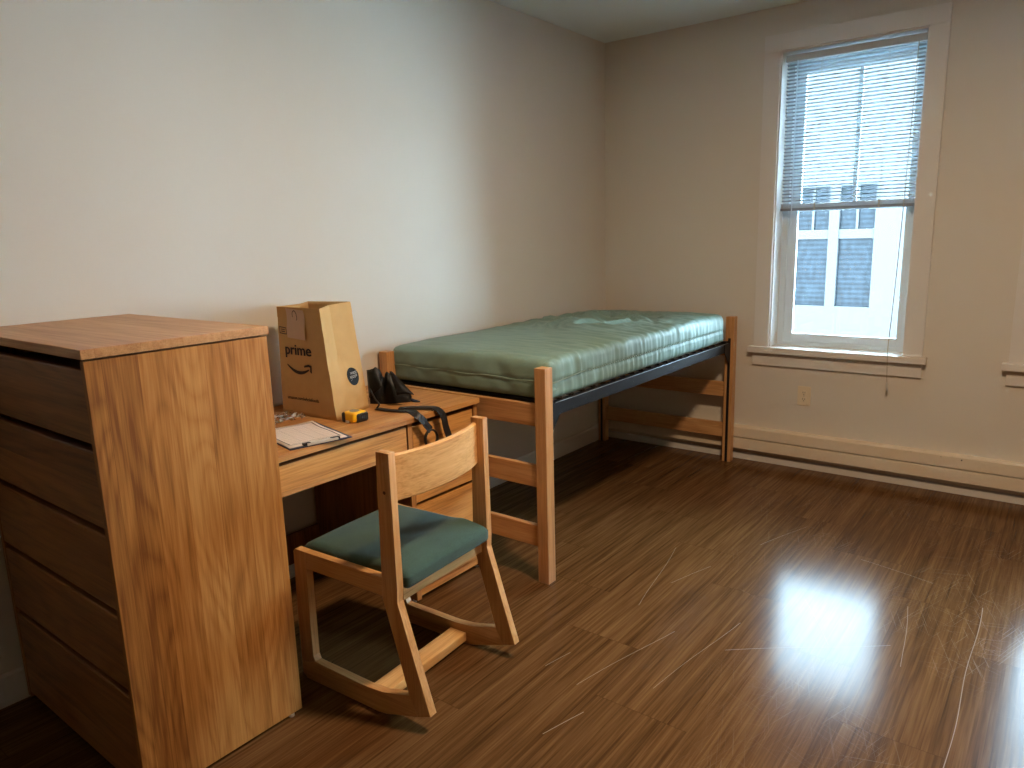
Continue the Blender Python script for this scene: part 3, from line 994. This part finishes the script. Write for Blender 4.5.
def bag():
    Z0, Z1 = DZ+0.0005, 1.243
    base = Vector((0.27, -2.75, Z0))
    g = thing('paper_bag', base, 'open brown paper grocery bag standing on the desk', 'bag')
    B = [Vector((0.140, -2.870, Z0)), Vector((0.457, -2.848, Z0)), Vector((0.393, -2.624, Z0)), Vector((0.080, -2.645, Z0))]
    T = [Vector((0.150, -2.862, Z1)), Vector((0.420, -2.862, Z1)), Vector((0.352, -2.652, Z1+0.008)), Vector((0.066, -2.645, Z1))]
    n = 26

    def wall(s, h):
        """s 0..4 round the bag, h 0..1 up"""
        i = int(s) % 4
        t = s-int(s)
        lo = B[i].lerp(B[(i+1) % 4], t)
        hi = T[i].lerp(T[(i+1) % 4], t)
        p = lo.lerp(hi, h)
        e = (B[(i+1) % 4]-B[i]).normalized()
        nrm = Vector((e.y, -e.x, 0))
        if i in (1, 3):                          # gusset pinch, deeper to the top
            fold = 1-abs(2*t-1)
            dep = 0.030*min(1, max(0, (h-0.24)/0.25))
            p -= nrm*dep*fold
            p += nrm*0.004*noise.noise(Vector((t*5, h*7, i*3.3)))
            if h < 0.28 and abs((2*min(t, 1-t))-(h/0.28)) < 0.10:
                p += nrm*0.003
        else:
            p += nrm*(0.006*math.sin(math.pi*t)*math.sin(math.pi*h)+0.0015*noise.noise(Vector((t*4, h*5, i*9.1))))
        return p
    mb = MB()
    N4 = 64
    P = [[wall(4*j/N4, i/n) for j in range(N4)] for i in range(n+1)]
    mb.surf(P, closed_v=True)
    mb.bm.faces.new([mb.bm.verts.new(q+Vector((0, 0, 0.0003))) for q in (B[3], B[2], B[1], B[0])])
    o = mb.obj('body', M['kraft'], g, smooth=28)
    sol = o.modifiers.new('paper', 'SOLIDIFY')
    sol.thickness = 0.0012
    sol.offset = -1
    # folded-over rim band
    rim = MB()
    rim.surf([[wall(4*j/N4, h)+(wall(4*j/N4, h)-wall(4*((j+32) % N4)/N4, h)).normalized()*0.0012 for j in range(N4)] for h in (0.905, 0.95, 0.999)], closed_v=True)
    rim.obj('rim_band', M['kraft'], g, smooth=28)
    # front face frame of reference for the print
    fx = (T[1]-T[0]).normalized()

    def face(x, z, d=0.004):
        """point on the front face at world x and height z"""
        h = (z-Z0)/(Z1-Z0)
        lo, hi = B[0].lerp(T[0], h), B[1].lerp(T[1], h)
        t = (x-lo.x)/(hi.x-lo.x)
        p = wall(min(max(t, 0.0), 0.999), h)
        return p+Vector((0.05, -1, 0)).normalized()*d

    def on_face(obj, d=0.0028):
        off = g.location
        for v in obj.data.vertices:
            w = v.co+off
            v.co = face(w.x, w.z, d+0.0)-off
        return obj
    t1 = text_mesh('prime', 0.062, g, M['ink'], 'lettering', (0.190, -2.875, 1.054), (1, 0, 0), (0, 0, 1), width=0.163, bold=0.0022)
    on_face(t1)
    t2 = text_mesh('amazon.com/wholefoods', 0.020, g, M['ink'], 'small_lettering', (0.182, -2.875, 0.868), (1, 0, 0), (0, 0, 1), width=0.188, bold=0.0005)
    on_face(t2)

    def strip(pts, ws, name='smile'):
        m = MB()
        L = []
        for i, (x, z) in enumerate(pts):
            a, b = pts[max(i-1, 0)], pts[min(i+1, len(pts)-1)]
            dx, dz = b[0]-a[0], b[1]-a[1]
            k = math.hypot(dx, dz) or 1
            w = ws[i]/2
            L.append([face(x-dz/k*w, z+dx/k*w, 0.0028), face(x+dz/k*w, z-dx/k*w, 0.0028)])
        m.surf(L)
        return m
    sp = []
    ww = []
    for k in range(25):
        t = k/24
        sp.append((0.199+0.135*t, 1.016-0.032*math.sin(math.pi*(t*0.83+0.03))**0.9-0.002*t))
        ww.append(0.004+0.010*math.sin(math.pi*t)**0.8)
    sm = strip(sp, ww)
    sm.surf([[face(x, z, 0.0029) for x, z in q] for q in ([(0.306, 1.014), (0.306, 1.006)], [(0.332, 1.020), (0.332, 1.010)], [(0.350, 1.016), (0.341, 1.008)], [(0.347, 0.984), (0.338, 0.990)])])
    sm.obj('smile_arrow', M['ink'], g)
    # small outlined box with lines
    bx = MB()
    for (xa, za), (xb, zb) in (((0.160, 1.164), (0.206, 1.161)), ((0.206, 1.161), (0.210, 1.136)), ((0.210, 1.136), (0.164, 1.139)), ((0.164, 1.139), (0.160, 1.164)), ((0.172, 1.155), (0.198, 1.153)), ((0.172, 1.147), (0.198, 1.145))):
        bx.surf([[face(xa+0.0015, za, 0.0028), face(xa-0.0015, za-0.003, 0.0028)], [face(xb+0.0015, zb, 0.0028), face(xb-0.0015, zb-0.003, 0.0028)]])
    bx.obj('printed_box', M['ink'], g)
    # taped tag with a pen mark
    tg = MB()
    tg.surf([[face(0.213+0.113*i/6+(0.004 if j < 8 else 0), 1.122+0.118*j/8-0.006*(i/6), 0.005+0.002*math.sin(j*0.9)) for i in range(7)] for j in range(9)])
    to = tg.obj('taped_tag', M['tagpaper'], g, smooth=50)
    pen = [(0.262, 1.206), (0.260, 1.218), (0.264, 1.228), (0.273, 1.231), (0.282, 1.225), (0.287, 1.213), (0.289, 1.200), (0.285, 1.194)]
    pp = [(p.x, p.z) for p in smooth_path([(a, 0, b) for a, b in pen], 4)]
    pm = MB()
    L = []
    for i, (x, z) in enumerate(pp):
        a, b = pp[max(i-1, 0)], pp[min(i+1, len(pp)-1)]
        dx, dz = b[0]-a[0], b[1]-a[1]
        k = math.hypot(dx, dz)
        L.append([face(x-dz/k*0.0016, z+dx/k*0.0016, 0.0085), face(x+dz/k*0.0016, z-dx/k*0.0016, 0.0085)])
    pm.surf(L)
    pm.obj('pen_mark', M['ink'], to)
    # handles folded inside / round sticker on the side
    e = (B[2]-B[1]).normalized()
    nrm = Vector((e.y, -e.x, 0)).normalized()
    cc = wall(1.66, 0.33)+nrm*0.004
    upv = Vector((0, 0, 1))
    s = MB()
    el = (B[2]-B[1]).length

    def stick(a, b, dd):
        return wall(1.70+a/el, 0.33+b/(Z1-Z0))+nrm*dd
    s.surf([[stick(r*math.cos(t), r*math.sin(t), 0.0022) for t in [2*math.pi*k/28 for k in range(28)]] for r in (0.036, 0.027, 0.018, 0.009, 0.0005)], closed_v=True)
    cc = stick(0, 0, 0.0030)
    so = s.obj('round_logo', M['sticker'], g)
    for wd, dz, wid in (('WHOLE', 0.010, 0.044), ('FOODS', -0.006, 0.050), ('MARKET', -0.018, 0.036)):
        text_mesh(wd, 0.017 if wd != 'MARKET' else 0.010, so, M['white'], 'logo_lettering', cc-e*wid/2+upv*dz+nrm*0.0005, e, (0, 0, 1), width=wid)


bag()


# ------------------------------------------------------------------ tape measure, clipboard, plastic, pouch
def tape():
    t = thing('tape_measure', (0.527, -2.812, DZ), 'yellow and black tape measure lying on the desk beside the paper bag', 'tape measure')
    x0, x1, y0, y1, z0 = 0.493, 0.561, -2.850, -2.775, DZ+0.0005
    MB().rounded(x0+0.002, x1-0.002, y0+0.002, y1-0.002, z0+0.002, z0+0.043, 0.011, 14, 14, 10).obj('case', M['yellow'], t, smooth=60)
    MB().rounded(x0+0.024, x1+0.0025, y0+0.016, y1+0.0025, z0, z0+0.037, 0.010, 14, 14, 10).obj('grip', M['rubber'], t, smooth=60)
    MB().rounded(x0-0.004, x0+0.019, y0-0.002, y1-0.018, z0, z0+0.040, 0.009, 10, 12, 8).obj('grip', M['rubber'], t, smooth=60)
    rb = MB()
    for k in range(5):
        y = y0+0.026+k*0.010
        rb.box(x1+0.001, x1+0.0042, y, y+0.005, z0+0.008, z0+0.033, 0.001)
    rb.obj('rib', M['rubber'], t)
    MB().cyl(((x0+x1)/2, (y0+y1)/2-0.002, z0+0.042), 0.020, 0.0022, 'z', 24, bev=0.0006).obj('label_disc', M['grey'], t)
    MB().box(x0+0.022, x0+0.040, y0-0.003, y0+0.003, z0+0.002, z0+0.010, 0.001).obj('hook', M['chrome'], t)


tape()


def clipboard():
    P1 = Vector((0.652, -3.204, 0)); u = Vector((0.217, 0.976, 0)).normalized(); v = Vector((-0.976, 0.217, 0)).normalized()
    z = DZ+0.0006
    c = thing('clipboard', (0.53, -3.05, DZ), 'clipboard with a printed white form at the desk edge beside the dresser', 'clipboard')

    def q(a, b, dz):
        return P1+u*a+v*b+Vector((0, 0, z+dz))
    MB().hexa([q(0, 0, 0), q(.232, 0, 0), q(.232, .318, 0), q(0, .318, 0), q(0, 0, .0035), q(.232, 0, .0035), q(.232, .318, .0035), q(0, .318, .0035)]).obj('board', M['blueboard'], c)
    pm = MB()
    pm.surf([[q(.004+.216*i/10, .012+.290*j/10, .0048+0.0035*max(0, (j-6)/4)**2*(0.5+i/10)+0.0008*math.sin(i*1.1+j)) for i in range(11)] for j in range(11)])
    po = pm.obj('form', M['paper'], c, smooth=60)
    so = po.modifiers.new('sheet', 'SOLIDIFY')
    so.thickness = 0.0012

    def line(m, a0, b0, a1, b1, w):
        def h(a, b):
            i, j = (a-.004)/.0216, (b-.012)/.029
            return .0062+0.0035*max(0, (j-6)/4)**2*(0.5+i/10)+0.0008*math.sin(i*1.1+j)
        L = []
        d = Vector((a1-a0, b1-b0)).normalized()
        for k in range(13):
            a, b = a0+(a1-a0)*k/12, b0+(b1-b0)*k/12
            L.append([q(a-d.y*w/2, b+d.x*w/2, h(a, b)), q(a+d.y*w/2, b-d.x*w/2, h(a, b))])
        m.surf(L)
    pr = MB()
    line(pr, .018, .040, .018, .280, .0038); line(pr, .206, .040, .206, .280, .0046); line(pr, .018, .038, .206, .038, .0034); line(pr, .018, .280, .206, .280, .0018)
    line(pr, .030, .052, .195, .052, .002)
    pr.obj('printed_border', M['print'], po)
    fr = MB()
    for k in range(9):
        line(fr, .028, .075+k*.022, .196, .075+k*.022, .0012)
    for a in (.07, .12, .16):
        line(fr, a, .070, a, .262, .001)
    fr.obj('printed_rows', M['faint'], po)
    cl = MB().hexa([q(.062, -.004, .004), q(.178, -.004, .004), q(.170, .030, .006), q(.070, .030, .006), q(.062, -.004, .012), q(.178, -.004, .012), q(.170, .030, .009), q(.070, .030, .009)], 0.0012)
    co = cl.obj('clip', M['chrome'], c)
    MB().hexa([q(.052, .004, .004), q(.078, .004, .004), q(.078, .020, .004), q(.052, .020, .004), q(.052, .004, .0125), q(.078, .004, .0125), q(.078, .020, .0125), q(.052, .020, .0125)], 0.001).obj('clip_end', M['rubber'], co)
    MB().hexa([q(.156, .004, .004), q(.188, .004, .004), q(.188, .020, .004), q(.156, .020, .004), q(.156, .004, .0125), q(.188, .004, .0125), q(.188, .020, .0125), q(.156, .020, .0125)], 0.001).obj('clip_end', M['rubber'], co)


clipboard()


def film():
    o = MB()
    n = 22
    P = []
    cxx, cyy = 0.300, -2.985
    for i in range(n+1):
        row = []
        for j in range(n+1):
            a, b = (i/n-0.5)*0.10, (j/n-0.5)*0.17
            r = math.hypot(a/0.09, b/0.12)
            h = max(0, 1-r*r*0.8)
            z = 0.004+0.030*h*(0.35+abs(noise.noise(Vector((a*38, b*38, 1.0))))*1.6)+0.010*abs(noise.noise(Vector((a*90, b*90, 4.0))))
            row.append((cxx+a+0.018*noise.noise(Vector((a*50, b*50, 7))), cyy+b+0.018*noise.noise(Vector((a*50, b*50, 11))), DZ+z))
        P.append(row)
    o.surf(P)
    tag(o.obj('plastic_wrap', M['film']), 'crumpled clear plastic wrap lying on the desk behind the clipboard', 'wrap')


film()


def pouch():
    A = at(371.5, 402, 'z', DZ)
    Bp = at(411, 400.5, 'z', DZ)
    g = thing('belt_pouch', ((A.x+Bp.x)/2, (A.y+Bp.y)/2, DZ), 'collapsed black nylon pouch lying open on the desk, its straps over the edge', 'pouch')
    d = (Bp-A)
    L = d.length
    d.normalize()
    w = Vector((d.y, -d.x, 0))          # towards the room
    # height of the two raised flaps along the pouch
    prof = [(0.0, 0.10), (0.04, 0.142), (0.10, 0.152), (0.16, 0.142), (0.28, 0.108), (0.36, 0.106), (0.44, 0.124), (0.50, 0.132), (0.56, 0.126), (0.68, 0.096), (0.80, 0.066), (0.92, 0.036), (1.0, 0.018)]

    def H(s):
        for (a, ha), (b, hb) in zip(prof, prof[1:]):
            if s <= b:
                t = (s-a)/(b-a)
                t = t*t*(3-2*t)
                return ha+(hb-ha)*t
        return prof[-1][1]
    mb = MB()
    P = []
    ns, nt = 46, 26
    for i in range(ns+1):
        s = i/ns
        h = H(s)
        base = 0.050*(0.55+0.45*math.sin(math.pi*min(1, s*0.8+0.15)))
        row = []
        for j in range(nt+1):
            t = j/nt                        # 0 front foot .. 1 back foot
            a = math.pi*t
            yy = math.cos(a)*base*(1-0.45*math.sin(a))
            zz = h*math.sin(a)**0.75
            k = 1-abs(2*t-1)
            fold = 0.007*noise.noise(Vector((s*3.5, t*3, 2.0)))+0.003*noise.noise(Vector((s*9, t*7, 8.0)))
            p = A+d*(s*L+0.012*math.sin(a)*math.sin(s*9))+w*(yy+fold*math.sin(a)-0.012*math.sin(a)*math.sin(s*6.0))
            p.z = DZ+0.0008+max(0.0, zz+0.6*fold*math.sin(a))
            row.append(p)
        P.append(row)
    mb.surf(P)
    for row in (P[0], P[-1]):
        mb.bm.faces.new([mb.bm.verts.new(q) for q in row])
    mb.obj('body', M['nylon'], g, smooth=50)
    # raised flaps (thin, folded over)
    fl = MB()
    c0, c1, c2, c3 = at(389.5, 371.5, 'y', A.y+0.02), at(393.5, 373, 'y', A.y+0.03), at(414, 394.5, 'y', A.y+0.035), at(397, 395, 'y', A.y-0.01)
    Q = []
    for i in range(9):
        s = i/8
        e0, e1 = c0.lerp(c3, s), c1.lerp(c2, s)
        Q.append([e0.lerp(e1, t/6)+w*0.010*math.sin(math.pi*t/6)*math.sin(math.pi*s)+Vector((0, 0, 0.004*math.sin(math.pi*t/6))) for t in range(7)])
    fl.surf(Q)
    fo = fl.obj('flap', M['nylon'], g, smooth=60)
    fo.modifiers.new('cloth', 'SOLIDIFY').thickness = 0.003
    fl = MB()
    Q = []
    c0, c1, c2, c3 = at(366.5, 370, 'y', A.y-0.01), at(374.5, 368, 'y', A.y-0.0), at(382, 386, 'y', A.y-0.02), at(369, 398, 'y', A.y-0.03)
    for i in range(9):
        s = i/8
        e0, e1 = c0.lerp(c3, s), c1.lerp(c2, s)
        Q.append([e0.lerp(e1, t/6)+w*0.012*math.sin(math.pi*t/6) for t in range(7)])
    fl.surf(Q)
    fo = fl.obj('flap', M['nylon'], g, smooth=60)
    fo.modifiers.new('cloth', 'SOLIDIFY').thickness = 0.003
    # zip edge along the mouth
    zp = [at(370, 389, 'y', A.y-0.055), at(375, 399, 'y', A.y-0.065), at(379, 404, 'y', A.y-0.065), at(377, 408, 'y', A.y-0.07)]
    MB().tube(smooth_path(zp, 5), 0.004, 7).obj('zip', M['strap'], g, smooth=60)
    # strap with a ring over the desk edge
    zt = DZ+0.006
    edge = 0.690
    p1 = [at(377, 408.5, 'z', zt), at(388, 410, 'z', zt), at(400, 410.8, 'z', zt), at(411, 411.2, 'z', zt+0.002)]
    p1 += [Vector((edge-0.010, -2.628, zt-0.001)), Vector((edge+0.004, -2.605, DZ-0.022))]
    p1 += [at(426, 424.5, 'x', edge+0.006), at(431, 430, 'x', edge+0.006)]
    pts = smooth_path(p1, 6)
    n = len(pts)
    ws = []
    for i, p in enumerate(pts):
        f = min(1, max(0, (p.x-0.60)/0.09))
        wv = Vector((0.62, -0.78, 0)).lerp(Vector((0.1, -0.75, -0.55)), f)
        t = (pts[min(i+1, n-1)]-pts[max(i-1, 0)]).normalized()
        wv = (wv-t*wv.dot(t)).normalized()*0.030
        ws.append(wv)
    MB().ribbon(pts, ws, 0.003).obj('strap', M['strap'], g, smooth=40)
    c = at(431.3, 438.5, 'x', edge+0.006)
    rp = [c+Vector((0.004*math.sin(t), 0.031*math.sin(t), 0.036*math.cos(t))) for t in [2*math.pi*k/20 for k in range(21)]]
    MB().tube(rp, 0.0085, 8, flat=0.5, cap=False).obj('ring', M['strap'], g, smooth=60)
    p2 = [at(399, 408, 'z', zt), at(414, 407.3, 'z', zt+0.002), at(427, 407.2, 'z', zt+0.004), Vector((edge-0.018, -2.513, zt+0.003)), Vector((edge+0.004, -2.494, DZ-0.020)),
          at(446, 427, 'x', edge+0.006), at(451, 443, 'x', edge+0.007), at(452, 455, 'x', edge+0.008)]
    pts = smooth_path(p2, 6)
    n = len(pts)
    ws = []
    for i, p in enumerate(pts):
        f = min(1, max(0, (p.x-0.60)/0.09))
        wv = Vector((0.5, -0.85, 0)).lerp(Vector((0.1, -0.98, -0.05)), f)
        t = (pts[min(i+1, n-1)]-pts[max(i-1, 0)]).normalized()
        wv = (wv-t*wv.dot(t)).normalized()*0.036
        ws.append(wv)
    MB().ribbon(pts, ws, 0.003).obj('strap', M['strap'], g, smooth=40)
    MB().tube([at(412, 400, 'z', DZ+0.006), at(415, 401, 'z', DZ+0.006), at(420, 401.5, 'z', DZ+0.004)], [0.008, 0.007, 0.003], 7).obj('tab', M['blueboard'], g, smooth=60)


pouch()
